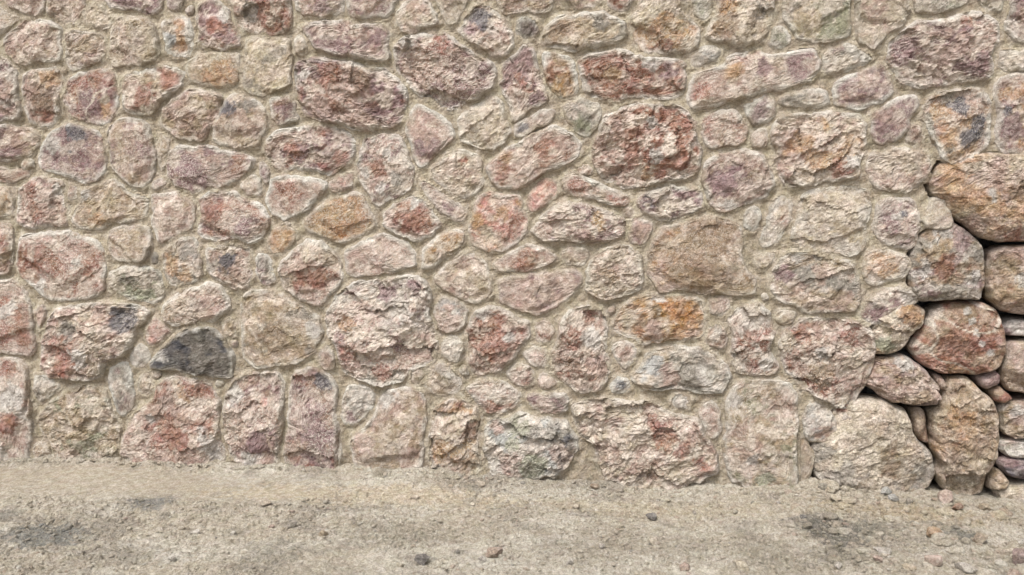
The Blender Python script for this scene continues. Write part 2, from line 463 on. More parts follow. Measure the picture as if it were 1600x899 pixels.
STONE_TEXT = '''
KP c4 r2|8,0 64,0 66,14 52,21 30,16 12,8
TP c4 r1|64,0 122,0 125,22 112,32 88,30 68,20
CY c4 r1|132,12 148,7 160,14 173,25 168,36 145,43 130,36 125,22
PT c4 r2|-8,15 8,18 22,27 18,38 6,48 -8,50
PTC c4 r4|5,50 30,38 45,33 80,34 92,44 95,75 88,92 60,97 40,100 20,95 8,80 4,62
UTP c5 r3|97,52 120,54 140,50 158,56 160,76 148,96 135,102 110,108 102,98 98,75
TPX c4 r1|178,26 200,24 225,30 240,42 248,60 248,85 235,98 200,104 175,102 163,85 165,65 172,48
WC c5 r5|250,38 268,25 285,28 296,40 295,75 292,88 272,84 252,78 250,60|O280,35,10 O284,58,11 O278,76,11 S258,55,12#pale grey stone with an orange streak down its right side
UK c5 r3|150,0 258,0 250,14 228,21 205,14 185,13 165,12
GU c4 r2|256,0 280,0 276,12 262,16 254,10
UPW c5 r3|-8,95 8,97 20,112 22,140 27,170 20,185 -8,182
PCK c5 r4|30,120 50,110 78,104 88,115 86,132 80,150 84,175 82,193 62,195 45,186 33,165 28,140|O70,120,18 B66,158,24 R70,182,12#pale stone with an orange top and a dark brown hollow
RU c2 r6 v|108,130 118,114 140,110 165,112 176,125 182,150 175,172 162,188 145,192 120,188 108,178 100,155|O160,168,13 U140,160,16#reddish purple stone crossed by thin white veins, with a small orange spot
TPC c5 r4|186,130 200,112 235,102 270,106 283,115 280,135 262,150 248,165 230,175 212,178 192,172 184,155|R258,122,24 R220,150,18
CT c4 r2|290,95 310,82 340,78 370,82 373,105 368,128 345,134 320,132 298,124 288,110|O345,115,20 O322,118,10
TPK c3 r2|262,152 290,145 325,142 345,150 345,170 335,195 318,212 295,220 270,215 252,195 250,170
PUT c5 r3|-8,203 20,200 45,203 60,212 56,228 40,240 15,246 -8,248
URK c4 r6|62,225 80,205 100,195 125,196 145,206 154,225 159,250 155,270 145,283 125,284 108,275 85,268 62,262 57,245|D114,208,18 W82,228,14#dark purple stone with a blue grey top and a white patch at left
PTU c5 r3|180,190 205,186 225,195 235,215 240,245 238,275 232,290 205,294 190,280 175,255 168,230 172,205
TX c3 r1|242,212 258,215 262,235 256,262 244,268 240,245
PR c4 r1|-8,262 10,268 25,262 42,265 38,278 15,283 -8,276
KPU c6 r4|30,290 50,278 70,282 92,285 98,300 94,325 96,350 75,352 45,353 26,345 21,315 22,300|R52,327,15 R45,296,14 W85,295,10
KW c3 r3|100,288 112,295 117,310 104,314 98,305
OTC c4 r2|-8,290 8,298 18,312 12,335 -8,345
TPT c4 r3|124,300 140,292 165,286 185,288 195,300 225,310 229,325 220,342 205,348 175,348 150,356 125,357 110,345 118,325|O150,343,13 W124,305,12
KPT c5 r3|230,302 258,300 290,312 300,325 303,340 290,360 270,368 252,380 242,378 236,355 232,330
UPK c6 r4|258,235 275,228 300,232 330,236 372,240 392,250 385,265 365,280 340,292 300,297 272,292 260,280 255,260|U285,260,22 R370,255,14 K350,284,14
WK c4 r2|233,285 245,277 256,285 252,297 240,299 231,294
PRK c5 r5|30,375 65,366 100,368 135,378 153,395 156,420 150,450 140,465 110,470 85,466 60,450 35,430 25,410|R72,405,22 W118,412,9 W58,450,12#large round pinkish brown stone with a white crusted edge
CTP c3 r2|170,362 185,355 215,352 230,362 232,385 228,400 220,408 200,412 180,405 172,390
DG c3 r1|233,392 240,396 245,405 242,415 232,413
NGT c5 r3|170,428 190,420 215,418 240,420 250,445 248,458 230,472 210,470 192,462 175,448#grey green stone with a pale top edge
GTP c6 r3|262,385 280,373 300,378 308,400 311,425 302,440 280,444 262,440 254,420 250,400|O265,412,16 G292,395,14 O288,428,12
PRT c5 r2|-8,345 6,352 12,380 10,410 4,422 -8,424
KRP c5 r3|-8,450 15,447 30,460 45,478 50,505 45,540 40,555 15,555 -8,548|R15,525,18 W10,485,12
KP c4 r2|42,485 60,478 68,490 62,515 55,520 48,505
KPC c8 r3|70,500 85,485 110,478 140,480 175,480 215,482 228,490 222,505 205,520 200,545 185,560 160,562 155,585 130,590 100,590 75,595 60,575 65,550 65,520|D195,497,22 D180,488,10 G105,520,14 R100,560,28 C150,535,18 R90,580,14 W125,562,14#large broken stone, pink with a dark grey top right corner
GTW c5 r3|52,590 65,582 75,592 90,610 75,625 58,630 48,615
TNT c4 r1|65,645 75,628 100,615 130,610 160,615 170,640 178,675 172,705 150,715 110,718 88,712 75,690 64,665#dull olive beige stone standing on the ground
GWU c4 r8|168,580 180,570 195,572 198,595 206,615 200,635 188,650 177,645 172,620 168,600#narrow upright grey stone with a white rim
WG c4 r3|203,552 212,540 222,545 224,560 215,572 204,570
CP c3 r1|211,602 220,592 230,600 226,615 213,617
QK c2 r3|228,515 238,500 250,508 257,520 245,536 232,538 225,530
DG c4 r3|236,566 252,545 272,528 300,516 328,514 348,530 354,552 353,588 325,587 290,582 258,578 238,576|W248,556,10#dark slate grey stone with a straight bottom edge
PTK c4 r4|250,492 262,475 285,458 315,447 340,448 345,465 348,485 330,500 300,505 270,510 255,505
PRK c6 r2|195,680 210,650 235,635 245,605 270,592 300,595 325,605 340,630 338,680 345,715 335,730 315,736 290,725 250,722 210,720 190,710|W325,690,22 W332,715,14 R270,690,28 W232,655,7 O285,620,14 C270,598,12
KWP c6 r3|-8,560 20,562 38,580 40,620 35,650 40,690 38,725 15,728 -8,722|R10,575,16 R12,660,15 W20,620,18
KUR c6 r3|305,35 312,15 335,8 355,15 360,35 370,48 370,72 350,80 320,76 308,62|R335,40,16 W345,20,12
KRG c6 r3|358,0 450,0 452,20 448,42 440,48 410,50 385,48 368,38 360,20|R410,10,14 G390,20,14
KUP c5 r4|455,0 532,0 535,15 522,22 500,28 478,22 458,14|U500,8,16
KUC c5 r4|542,0 622,0 612,12 595,25 570,30 548,26 540,12
YCG c3 r1|382,65 400,57 430,62 450,60 454,80 450,105 452,128 435,140 410,148 390,148 376,138 376,110 382,85#pale beige nearly rectangular stone
CK c3 r3|456,62 465,54 472,62 478,78 474,87 460,82 455,72
UKU c5 r4|468,42 485,30 520,30 560,36 590,35 598,48 600,65 606,90 595,95 570,93 545,88 510,82 490,75 478,58
UKR c7 r4 a-32|456,112 462,98 485,90 520,92 550,98 590,108 620,122 634,135 636,152 628,170 622,190 605,200 570,202 530,192 500,190 475,180 462,160 462,140 458,125|R525,112,22 B560,120,20 K540,145,22 K500,175,18 W475,120,12 W628,135,12#large purple stone with pale diagonal ridges and a rust brown top
CPK c4 r3|622,15 640,5 665,8 685,20 685,35 665,45 640,52 624,48
KUP c6 r4 a-25|615,75 630,55 660,48 690,55 712,75 735,85 770,95 776,115 765,135 740,155 715,165 690,160 660,145 635,135 618,110|R688,62,20 U755,105,16 W630,70,12
TPC c4 r3|345,155 365,150 395,152 408,170 410,190 400,215 375,226 350,225 332,215 328,195 338,175|D352,172,14 G388,158,12
UBU c4 r4|420,155 440,148 455,150 462,170 464,185 450,194 432,194 424,180
UPR c6 r5|418,220 430,205 460,200 500,198 535,203 548,220 550,240 535,255 518,274 490,268 460,265 435,268 420,255 416,235|R455,230,16 R530,245,15
PRP c4 r6|418,280 440,274 480,276 505,285 504,300 485,318 460,335 440,348 425,335 418,310|R450,295,20
KQ c4 r3|514,285 525,278 545,272 545,290 530,302 518,300
CPK c4 r3|372,290 390,275 404,280 402,295 385,303
TOP c3 r2|475,345 490,330 510,315 545,303 565,308 578,330 575,355 560,368 530,375 505,372 480,360|O540,345,34 M530,365,10#tan orange stone with a sandy surface
RPU c4 r8|310,315 325,300 345,302 365,310 395,318 412,340 416,355 405,370 385,380 365,372 345,378 320,372 308,360 310,335|U380,360,14 R335,330,18#red brown stone with a thick white rim
OTX c4 r2|418,375 428,358 445,352 462,360 455,380 440,392 425,390
PGC c7 r3|320,390 345,382 370,385 385,395 382,415 388,430 375,445 355,448 340,440 325,425|D350,408,14
UGW c5 r5|398,405 410,400 418,420 424,435 418,448 408,445 400,425
PKC c5 r4|440,410 458,390 478,378 500,378 508,395 520,410 528,430 515,455 500,478 485,482 465,470 445,450 435,430|R498,438,20 R470,440,12 C480,395,16
KPK c2 r4|543,392 565,380 600,373 632,378 645,395 645,415 620,422 590,430 560,432 545,425
UKW c6 r4|562,240 575,220 598,208 620,215 635,235 645,262 640,285 620,305 590,325 580,318 575,295 562,270|W570,270,8 W605,240,8 W595,295,9 R590,262,12 G620,280,10
KUP c3 r6 v|640,180 650,165 665,175 680,188 700,200 698,215 680,235 668,258 655,262 642,248 638,215|U655,235,12
TGT c4 r3|385,470 400,458 425,455 445,468 475,480 495,498 500,520 488,548 460,560 425,568 400,572 385,555 378,520|W485,515,14 E430,520,30#large grey brown stone with a coarse surface
KWU c8 r4 v|510,492 530,465 550,448 590,440 630,432 655,445 668,465 672,500 676,540 670,565 650,580 630,595 600,602 570,590 540,580 530,560 518,535 508,510|O540,508,14 R535,550,14 U600,460,16 U650,450,14 R600,580,16 U620,540,10#large pale pink stone, broken and veined, in the lower middle of the wall
PKU c6 r3|350,625 365,605 395,592 430,590 440,605 438,640 442,670 432,700 425,725 400,732 375,735 365,715 350,690 345,655|W390,722,16 U402,692,18 W365,620,12 Q412,628,8
PUR c4 r3|450,620 460,590 485,580 512,592 520,615 520,650 528,690 525,735 495,738 460,735 442,720 445,680|D505,597,14 U500,690,24 K460,620,16
WUG c6 r3|540,630 545,615 565,612 582,622 575,640 555,655 535,662 530,648|U545,655,10
PTP c4 r3|590,630 605,612 640,608 658,620 660,660 655,700 650,728 630,738 600,742 572,738 555,720 550,695 560,680 580,670|W603,622,14 K570,690,16
PC c4 r2|498,555 508,542 520,548 518,575 503,580
PT c4 r2|344,515 352,503 362,512 358,528 346,528
WG c3 r2|520,690 530,686 534,720 525,733 519,715
CPC c4 r2|672,0 722,0 724,15 712,32 698,35 688,22
KPW c7 r3|724,28 742,10 765,22 785,38 802,50 800,72 785,86 765,88 755,70 740,58 722,48|D742,26,18 U735,44,14#pale pink stone with a blue black top left corner
DUG c5 r2|806,40 815,26 830,30 840,48 830,54 812,56 804,50
TPC c3 r2|765,0 862,0 850,12 820,15 790,12
TGC c5 r4|845,55 855,42 880,28 910,18 945,20 975,32 980,50 970,62 935,72 900,75 870,74 850,68|E870,52,18 G940,35,16
KC c3 r2|880,0 938,0 928,9 900,11
UR c3 r2|952,0 990,0 980,10 962,20 952,14
KUW c6 r3|785,110 800,90 815,74 832,76 838,100 845,125 855,155 845,168 828,175 810,190 798,192 795,165 788,140|R815,130,14 U835,155,12
EOR c4 r6|848,85 862,82 885,90 895,105 903,135 895,148 875,146 858,130 850,110
RPK c5 r4|905,95 920,82 950,80 1000,88 1040,88 1070,95 1075,115 1068,145 1050,155 1000,152 960,155 930,148 915,140 908,118|R920,90,14 O960,115,16 W1015,98,14 U1045,108,12
CWY c4 r3|715,190 730,170 760,155 785,160 792,190 800,205 790,222 770,232 745,225 725,215
WCK c5 r3|800,195 820,185 845,170 868,172 860,190 840,205 815,218 800,215|D815,200,9
NGN c5 r2|880,165 905,160 930,165 942,180 935,200 920,212 900,205 885,185#small dark green grey stone
PKR c4 r4|758,262 775,245 800,228 830,205 860,195 890,205 905,225 895,245 865,262 835,280 805,295 785,296 768,280|O790,240,12 R785,265,18 R850,230,14
RKP c9 r3|935,200 945,180 975,165 1010,160 1045,165 1075,178 1085,200 1092,235 1088,265 1060,280 1020,290 980,290 950,280 935,255 932,225|R985,210,18 R990,245,20 W1020,195,10 W1025,240,14 R1060,250,16 O1010,275,10 B970,180,10#large craggy red brown stone with deep pits
CKP c5 r3|675,265 690,248 715,240 740,245 752,262 750,282 745,300 720,306 695,298 680,285|R725,250,7
UKR c5 r2|658,285 675,290 695,310 715,320 728,335 720,345 700,338 680,325 662,305
KRP c5 r4|600,335 615,318 640,310 662,318 675,335 685,352 672,370 650,378 625,370 605,355|R650,345,20 W645,315,9
TOC c4 r4|656,405 662,390 680,375 705,365 720,370 712,390 695,400 680,415 662,418
QOP c5 r3|738,350 742,325 750,308 780,305 810,312 818,335 815,360 800,380 785,392 760,385 740,375|O785,330,16 R805,345,12 C760,365,12#squarish salmon orange stone
QR c2 r1|830,305 840,288 852,275 865,285 862,305 845,325 832,330 825,318
RCP c6 r4|883,285 900,275 915,282 935,292 960,298 982,308 980,322 955,322 925,312 900,308 885,300|R900,293,14 W925,285,7
UPK c9 r2 a-8|835,362 845,345 860,325 885,318 920,322 950,330 975,345 972,368 945,375 910,380 880,375 850,378|O935,345,14
PRC c5 r3|778,412 790,398 815,390 845,390 868,402 858,415 835,422 805,426 782,425|R815,415,14
KC c4 r2|880,395 895,388 915,390 920,402 905,415 888,412
KPU c1 r1|780,440 800,432 850,430 895,420 912,430 905,445 885,460 860,475 840,484 810,483 785,475#smooth greyish pink stone with a long sloping right end
CPT c6 r3|918,425 928,405 950,395 980,392 1002,405 1006,425 995,445 970,458 940,462 922,450|E950,435,14
PCT c6 r2|682,435 700,415 725,402 745,412 760,430 765,455 750,470 725,465 700,455
WKS c4 r2|676,490 690,472 710,474 722,490 718,510 700,520 682,512
TWP c4 r2|694,540 705,530 720,535 725,552 715,566 700,562
RPK c6 r3|728,525 740,500 760,484 780,485 800,500 818,505 822,525 810,540 798,560 780,575 755,582 732,570|R765,535,28 W755,490,12 W795,525,9#rust red stone in the lower middle of the wall
PR c5 r2|842,512 858,508 868,520 860,535 845,530
WK c4 r2|822,555 838,548 852,558 848,572 832,570
PRK c7 r3|868,540 872,510 895,495 920,488 940,495 945,520 942,545 952,565 948,595 935,610 910,608 885,595 870,585 866,560|R922,500,12 W920,530,14 B895,575,12 R895,520,12 K930,580,16
GTW c4 r2|662,600 672,582 695,575 708,590 714,612 690,612
PRW c6 r3|730,610 755,605 790,605 808,618 800,632 785,645 760,640 745,628|R770,638,10
RP c5 r2|798,585 812,575 830,580 825,600 805,598
KC c2 r2|840,598 852,590 868,600 860,614 846,612
UPG c4 r3|828,622 850,614 880,618 882,640 865,650 842,648
COP c7 r2|680,650 695,635 720,630 742,640 746,665 740,690 745,715 735,735 710,742 685,735 672,710 675,680|B735,675,14 O690,710,16 R715,635,9 E725,725,12
WSK c7 r3|762,675 775,658 800,660 825,652 850,655 880,665 895,685 895,705 880,725 860,742 830,750 795,745 768,730 757,715|N835,730,26 N818,664,20 N800,690,12 G880,682,22 G835,678,12 D884,686,9 P790,722,18 K775,670,10#white stone with green and dark grey patches standing on the ground
PCK c8 r2|900,640 925,630 965,632 1010,640 1050,645 1090,655 1105,680 1120,715 1118,738 1090,745 1060,765 1020,764 980,758 955,748 940,720 938,700 915,685 903,665|R1035,685,18 R1065,705,14 R1100,728,14 B1020,742,12 C985,650,14 R1020,660,12#very large rough pinkish stone standing on the ground
KPC c4 r3|1093,650 1110,635 1124,645 1126,670 1115,690 1100,680
WK c2 r2|1050,632 1062,622 1076,630 1072,642 1056,643
KWU c4 r3|955,548 975,538 992,548 990,565 980,578 965,565
SD c4 r3|953,602 965,592 982,598 985,610 960,612
GWT c5 r3|985,598 1000,575 1020,555 1060,546 1100,550 1130,570 1138,590 1120,612 1090,612 1060,602 1020,608|S1015,572,18 P1050,590,20#wide grey white stone with a curved underside
OEM c4 r4|965,515 975,495 990,475 1020,465 1060,462 1095,472 1098,500 1095,525 1065,530 1025,533 990,528|M1070,490,22 M1045,480,14 P1025,520,16 C985,500,14 W1030,468,12#bright rusty orange stone
PWC c4 r2|1108,520 1120,505 1134,515 1132,545 1115,545 1105,535
ETO c1 r2|1020,380 1045,355 1080,345 1130,348 1155,355 1158,375 1150,400 1175,430 1188,445 1180,460 1150,463 1110,458 1070,455 1030,460 1015,425|K1028,430,18 K1045,455,14 E1090,410,50#largest flat stone, orange brown with a grainy face
KG c3 r2|1112,470 1128,463 1142,468 1140,485 1125,495 1112,488
COY c6 r3|990,30 1005,12 1020,0 1065,0 1078,20 1092,42 1092,75 1075,83 1045,82 1010,85 995,60|E1038,40,16 O1025,40,14 R1035,76,16 O995,50,8#cream stone with an orange brown hollow at its centre
NGW c4 r2|1080,0 1118,0 1115,18 1100,32 1086,24
COT c5 r3|1122,0 1205,0 1210,25 1200,48 1180,62 1155,70 1130,66 1105,58 1108,35 1118,18|E1138,45,24 O1130,10,16 G1195,15,14
WNC c2 r2|1208,62 1212,45 1225,38 1238,55 1232,75 1215,80 1206,75
YNG c4 r3|1226,0 1325,0 1330,25 1328,50 1310,58 1270,60 1245,58 1235,42 1226,25
SWG c3 r2 a20|1081,85 1095,72 1120,70 1133,78 1125,95 1105,100 1085,108#small pale blue grey wedge of stone
PKC c5 r4|1078,130 1085,112 1110,108 1140,92 1175,85 1215,82 1250,78 1270,75 1282,95 1280,112 1265,128 1225,138 1180,150 1130,162 1090,172 1076,158|R1095,138,14 U1195,108,16 U1250,105,22 O1150,110,14 C1185,130,12#long narrow pinkish stone sloping up to the right
PRT c4 r3|1100,205 1110,185 1130,172 1155,178 1170,200 1170,218 1150,228 1120,230 1105,222
GWU c4 r4|1164,165 1180,155 1200,148 1212,160 1205,180 1190,192 1178,198 1170,180
PC c4 r2|1175,212 1190,202 1198,212 1192,228 1178,228
GDT c6 r3|1217,158 1235,148 1265,140 1298,142 1296,160 1275,170 1240,168
KCO c7 r3|1210,205 1225,185 1255,175 1300,178 1340,180 1355,195 1352,225 1340,250 1345,275 1310,285 1270,290 1235,285 1215,260 1222,235 1210,220|O1245,228,18 O1280,250,16 R1312,262,16 W1335,255,12 O1290,192,10
UPE c4 r4|1105,275 1110,255 1125,242 1160,235 1185,240 1200,255 1207,285 1195,310 1165,315 1135,325 1112,320|W1140,320,10 U1130,285,20
UDC c8 r3|998,315 1015,300 1050,292 1080,298 1098,312 1095,328 1070,340 1035,342 1010,335
KU c5 r3|982,365 995,345 1015,348 1018,362 1010,378 990,378
WGU c3 r3|1168,330 1185,325 1190,340 1188,358 1175,365 1168,350
CWR c4 r3|1190,375 1195,350 1205,325 1222,312 1240,318 1243,335 1230,355 1212,378 1195,388
CYW c3 r3|1240,350 1250,325 1262,305 1290,294 1330,292 1352,305 1358,325 1350,350 1345,385 1330,398 1295,396 1260,385 1242,372#large pale greyish cream stone
CY c2 r2|1187,405 1200,397 1215,398 1212,412 1195,418
GTP c4 r3|1210,425 1225,405 1255,398 1290,402 1325,408 1342,430 1345,460 1335,485 1300,492 1265,490 1235,475 1215,450|W1250,403,10 U1225,430,14#large grey brown stone near the edge of the mortar
GWU c8 r3|1290,95 1300,78 1330,72 1345,80 1362,92 1345,105 1310,113 1295,108
UUK c2 r8|1302,140 1315,125 1345,112 1378,106 1395,122 1396,142 1380,158 1345,166 1310,165#purple oval stone with a white rim
UUP c4 r4|1364,190 1380,172 1405,158 1430,150 1435,165 1425,185 1430,200 1410,215 1385,228 1368,215
PW c4 r2|1415,205 1428,192 1442,200 1442,218 1425,224
CKC c2 r2|1345,0 1422,0 1418,20 1412,42 1390,50 1370,73 1345,65 1342,35#cream pink stone tapering to a point below
WNG c4 r2|1432,0 1515,0 1510,12 1490,18 1465,22 1440,15
NC c3 r2|1532,0 1585,0 1570,14 1545,12
UKP c7 r4|1392,68 1415,45 1440,32 1480,28 1500,18 1540,18 1558,30 1560,60 1552,85 1558,115 1540,122 1510,130 1480,135 1440,132 1405,122 1395,95|R1512,28,14 K1480,85,22 U1410,75,20 U1540,95,16#very large rough purple stone in the upper right
KUW c4 r3|1588,0 1608,0 1608,65 1590,62 1580,40
WGC c3 r2|1566,80 1608,80 1608,108 1580,112 1565,100
PUO c5 r3|1568,120 1585,110 1608,110 1608,228 1575,232 1562,215 1565,175 1560,150|O1590,145,16 D1578,172,9 U1590,200,20
PGO c5 r5|1455,165 1475,145 1500,136 1530,140 1545,160 1552,190 1545,215 1525,232 1500,248 1475,240 1470,220 1460,200 1450,185|D1500,165,15 D1532,195,18 D1518,215,16 O1470,178,14 O1510,190,12 O1480,218,12#stone mottled orange and black
PTC c5 r2|1358,262 1370,242 1400,232 1430,235 1452,245 1460,262 1452,285 1430,292 1400,298 1380,285
TC c3 r2|1440,270 1450,265 1460,272 1456,287 1444,288
UKR c5 r3|1378,325 1395,314 1420,322 1440,335 1442,355 1432,370 1420,385 1400,390 1385,380 1376,360|U1395,350,16 W1405,338,9 D1413,335,6
CKC c2 r1|1440,345 1452,335 1460,320 1478,320 1481,350 1465,352 1445,358
COW c4 r2|1353,415 1365,400 1390,392 1412,398 1418,415 1410,432 1390,440 1370,445 1355,435|O1385,422,13#small yellowish cream stone beside the bare stones
UWP c7 r3|1348,490 1365,470 1385,455 1410,453 1428,462 1425,475 1400,485 1375,502 1355,502
PRC c6 r3|1222,540 1230,515 1255,500 1290,498 1330,505 1358,520 1358,560 1345,595 1330,625 1305,635 1280,620 1260,600 1235,580 1222,560|R1255,525,16 W1285,550,12 R1330,530,16 E1285,590,18#large reddish brown stone at the edge of the mortar
PRW c7 r3|1138,500 1155,485 1185,482 1205,495 1210,520 1200,545 1218,570 1210,585 1175,588 1155,580 1145,560 1150,530|R1175,525,12 B1165,550,12 W1195,570,12
PC c3 r2|1214,502 1225,492 1245,490 1240,505 1225,508
TPN c6 r3 a-8|1140,640 1150,615 1170,600 1205,598 1235,608 1245,630 1250,665 1248,700 1250,740 1245,762 1210,760 1165,755 1140,735 1136,700|W1175,722,14 C1225,735,14 N1200,750,18 W1150,625,12#tall squared beige stone standing on the ground
TE c3 r1|1251,685 1262,688 1269,705 1268,740 1256,756 1251,735
KWS c4 r3|1253,655 1265,638 1285,635 1298,650 1300,675 1285,690 1262,694 1255,678
PX c3 r1|640,580 652,575 660,590 650,602 640,595
PT c4 r1|432,350 445,342 455,352 448,362 435,362
UK c4 r2|404,255 414,262 420,285 412,290 404,275
TP c4 r1|48,698 60,695 66,708 60,720 48,718
UP c4 r2|1098,380 1110,376 1106,390
KX c3 r1|1160,430 1175,425 1186,438 1180,446
'''
DRY_TEXT = '''
TPO c5 r1|1457,285 1475,255 1520,240 1620,236 1620,378 1570,378 1535,368 1510,348 1490,335 1478,318 1460,300|C1520,265,14 W1550,305,10 O1500,290,30 B1590,300,16 R1590,365,18#huge tan orange boulder, topmost of the bare unmortared stones
EGU c4 r3|1440,375 1460,354 1500,352 1525,365 1542,390 1547,430 1542,472 1500,470 1475,470 1440,472 1428,455 1425,425 1432,395|W1475,362,14 W1445,425,14 R1490,420,22 W1525,435,10 G1535,400,16#dark grey brown bare stone with white smears directly below the topmost tan boulder
EPR c5 r1|1560,400 1580,388 1620,385 1620,498 1575,490 1558,470 1552,440|W1600,440,12 E1575,410,16#reddish brown bare stone at the picture's right edge, under the huge tan boulder
CYO c6 r1|1365,525 1372,500 1395,482 1430,475 1452,490 1450,512 1430,530 1415,550 1395,560 1365,558|O1425,492,18 N1385,540,14 B1425,510,6#pitted cream bare stone with an orange top, left of the smooth red stone
REE c3 r1 v|1430,545 1445,520 1470,490 1495,475 1530,475 1565,485 1580,520 1582,555 1570,580 1535,590 1480,588 1445,572|R1500,530,40 O1500,582,14 W1512,488,7 W1520,503,6 W1524,520,6 W1534,538,6 W1548,552,6 W1460,508,6#smooth rust red bare boulder crossed by a pale vein
PEU c8 r1 a-12|1345,600 1350,575 1365,562 1420,563 1445,575 1465,595 1480,610 1476,640 1440,640 1395,635 1375,615|W1415,570,14 E1440,620,16#wide flat layered brownish bare stone lying on the largest beige boulder
PE c3 r0|1468,592 1480,595 1494,608 1486,620 1474,614#small brown wedge between the layered stone and the tall tan stone
KU c4 r1|1538,595 1560,585 1575,590 1572,605 1550,617 1540,610#small pale pink chock stone under the rust red boulder
PET c3 r0|1585,540 1620,522 1620,624 1585,615 1572,600 1578,570#smooth pinkish brown bare stone right of the rust red boulder, cut by the picture edge
RE c2 r0|1558,615 1575,612 1590,628 1580,636 1562,632#small dark red brown chock stone beside the upper corner of the tall tan stone
EPW c5 r1|1572,648 1580,636 1620,632 1620,690 1592,692 1576,680|W1598,645,12#pinkish grey bare block with a white top at the right edge
WKN c4 r0|1573,700 1590,694 1620,696 1620,727 1590,724 1578,714#pale pinkish white bare stone at the right edge above the dark purple one
UD c3 r0|1568,730 1585,722 1620,728 1620,764 1590,754 1575,744#dark purple bare stone low at the right edge
TE c3 r0|1553,755 1562,742 1575,744 1584,757 1580,770 1556,772#small tan stone at the foot of the tall tan stone
CWX c4 r0|1562,772 1580,766 1620,768 1620,792 1570,790#cream white slab on the ground at the wall's right foot
TEO c5 r0|1490,595 1520,595 1540,612 1560,630 1570,660 1570,690 1565,720 1552,745 1545,776 1510,779 1480,768 1470,745 1475,730 1462,700 1458,670 1460,650 1475,640 1480,615|O1500,660,26 E1540,700,20 C1520,750,16#tall tan bare boulder standing right of the largest beige boulder
BE c3 r0|1432,650 1445,645 1455,650 1457,675 1460,698 1445,698 1434,680#dark brown stone wedged upright between the two big bottom boulders
CGT c2 r1|1292,660 1310,640 1345,628 1390,630 1420,645 1430,670 1445,695 1465,715 1468,745 1455,768 1430,782 1390,776 1330,770 1290,764 1275,740 1272,700 1280,680|C1340,690,30 E1385,710,14 C1400,660,20 E1395,735,14 R1318,640,8#largest beige grey bare boulder resting on the ground
WU c4 r0|1574,512 1600,506 1620,510 1620,524 1592,530 1578,528#small pale bare stone between the red boulder and the right edge
'''
ROCK_TEXT = '''
660,876,12,0.8,D#blue black rock near the bottom edge left of the picture's middle
455,824,9,0.7,G#small grey rock beside a pale chip on the left half of the ground
414,791,9,0.6,C#buff rock below the row's tall reddish stones, left of the middle
425,827,5,0.8,K#tiny pale pink chip just left of the small grey rock
750,761,7,0.8,C#pale rock directly in front of the white and green stone's left foot
648,783,7,0.5,C#flat cream chip alone on smooth sand left of the middle
771,865,14,0.7,P#pinkish brown rock with a pointed right end near the bottom
754,873,7,0.6,W#whitish rock touching the left side of the pinkish brown pointed one
506,834,7,0.8,T#tan lump between the small grey rock and the middle of the ground
1018,804,8,0.9,D#single dark blue grey rock under the very large pinkish stone
1085,799,4,0.8,G#tiny dark grey pebble right of the single dark blue grey rock
901,791,7,0.7,C#small cream rock on bare sand, left of the dark blue grey one
1022,848,8,0.8,C#cream rock in the sand directly below the dark blue grey rock
940,851,6,0.7,W#small white rock left of the cream rock
890,880,6,0.8,W#whitish pebble close to the bottom edge near the middle
1158,887,12,0.7,C#rounded cream rock at the bottom edge, right of the middle
1068,884,9,0.8,K#pale pinkish rock at the bottom edge left of the rounded cream rock
1215,790,4,0.7,W#tiny bright white pebble at the foot of the tall squared stone
306,834,8,0.6,W#white rock with a dark side on the left part of the ground
364,833,5,0.8,W#small bright white pebble right of the white rock with the dark side
269,875,7,0.8,W#white pebble near the bottom left of the ground
1385,776,9,0.9,S#bluish white rubble lump in front of the largest beige boulder
1396,784,8,0.7,S#lower right lump of the bluish white rubble pair
1420,787,6,0.7,G#grey pebble just right of the bluish white rubble
1478,782,14,0.8,K#pale pinkish rock at the foot of the tall tan boulder
1495,792,9,0.7,R#reddish rock tucked behind the pale pinkish rock
1304,785,9,0.8,C#buff rock on the sand left of the bluish white rubble
1458,834,12,0.7,O#yellowish orange rock beside the dark soil patch
1378,864,12,0.5,W#flat white rock in the middle of the right hand rubble strip
1372,878,9,0.6,K#pale pink rock just below the flat white one
1309,888,7,0.8,W#white pebble at the bottom edge under the brown soil patch
1456,880,13,0.9,K#pointed pale rock standing in the lower right rubble
1508,887,16,0.5,W#broad white slab at the bottom edge in the right hand rubble
1572,855,17,0.4,C#long cream sliver pointing right near the picture's right edge
1594,872,18,0.9,U#purplish grey rock cut by the right edge of the picture
1596,836,9,0.4,W#thin white chip at the right edge above the long cream sliver
1530,840,13,0.8,T#tan rock right of the darkest soil patch
1420,886,10,0.7,T#tan rock at the bottom edge between the pale pink and pointed rocks
1586,894,13,0.7,P#brownish rock in the bottom right corner
1275,755,9,0.8,G#grey rubble piece in the dark gap left of the largest beige boulder
1284,762,8,0.7,T#tan rubble piece at the left foot of the largest beige boulder
1540,790,9,0.7,T#earthy lump at the foot of the tall tan boulder's right side
1570,797,10,0.7,E#brown clod in front of the cream white slab
930,760,8,0.6,E#brown clod at the dark hollow beside the very large pinkish stone
'''


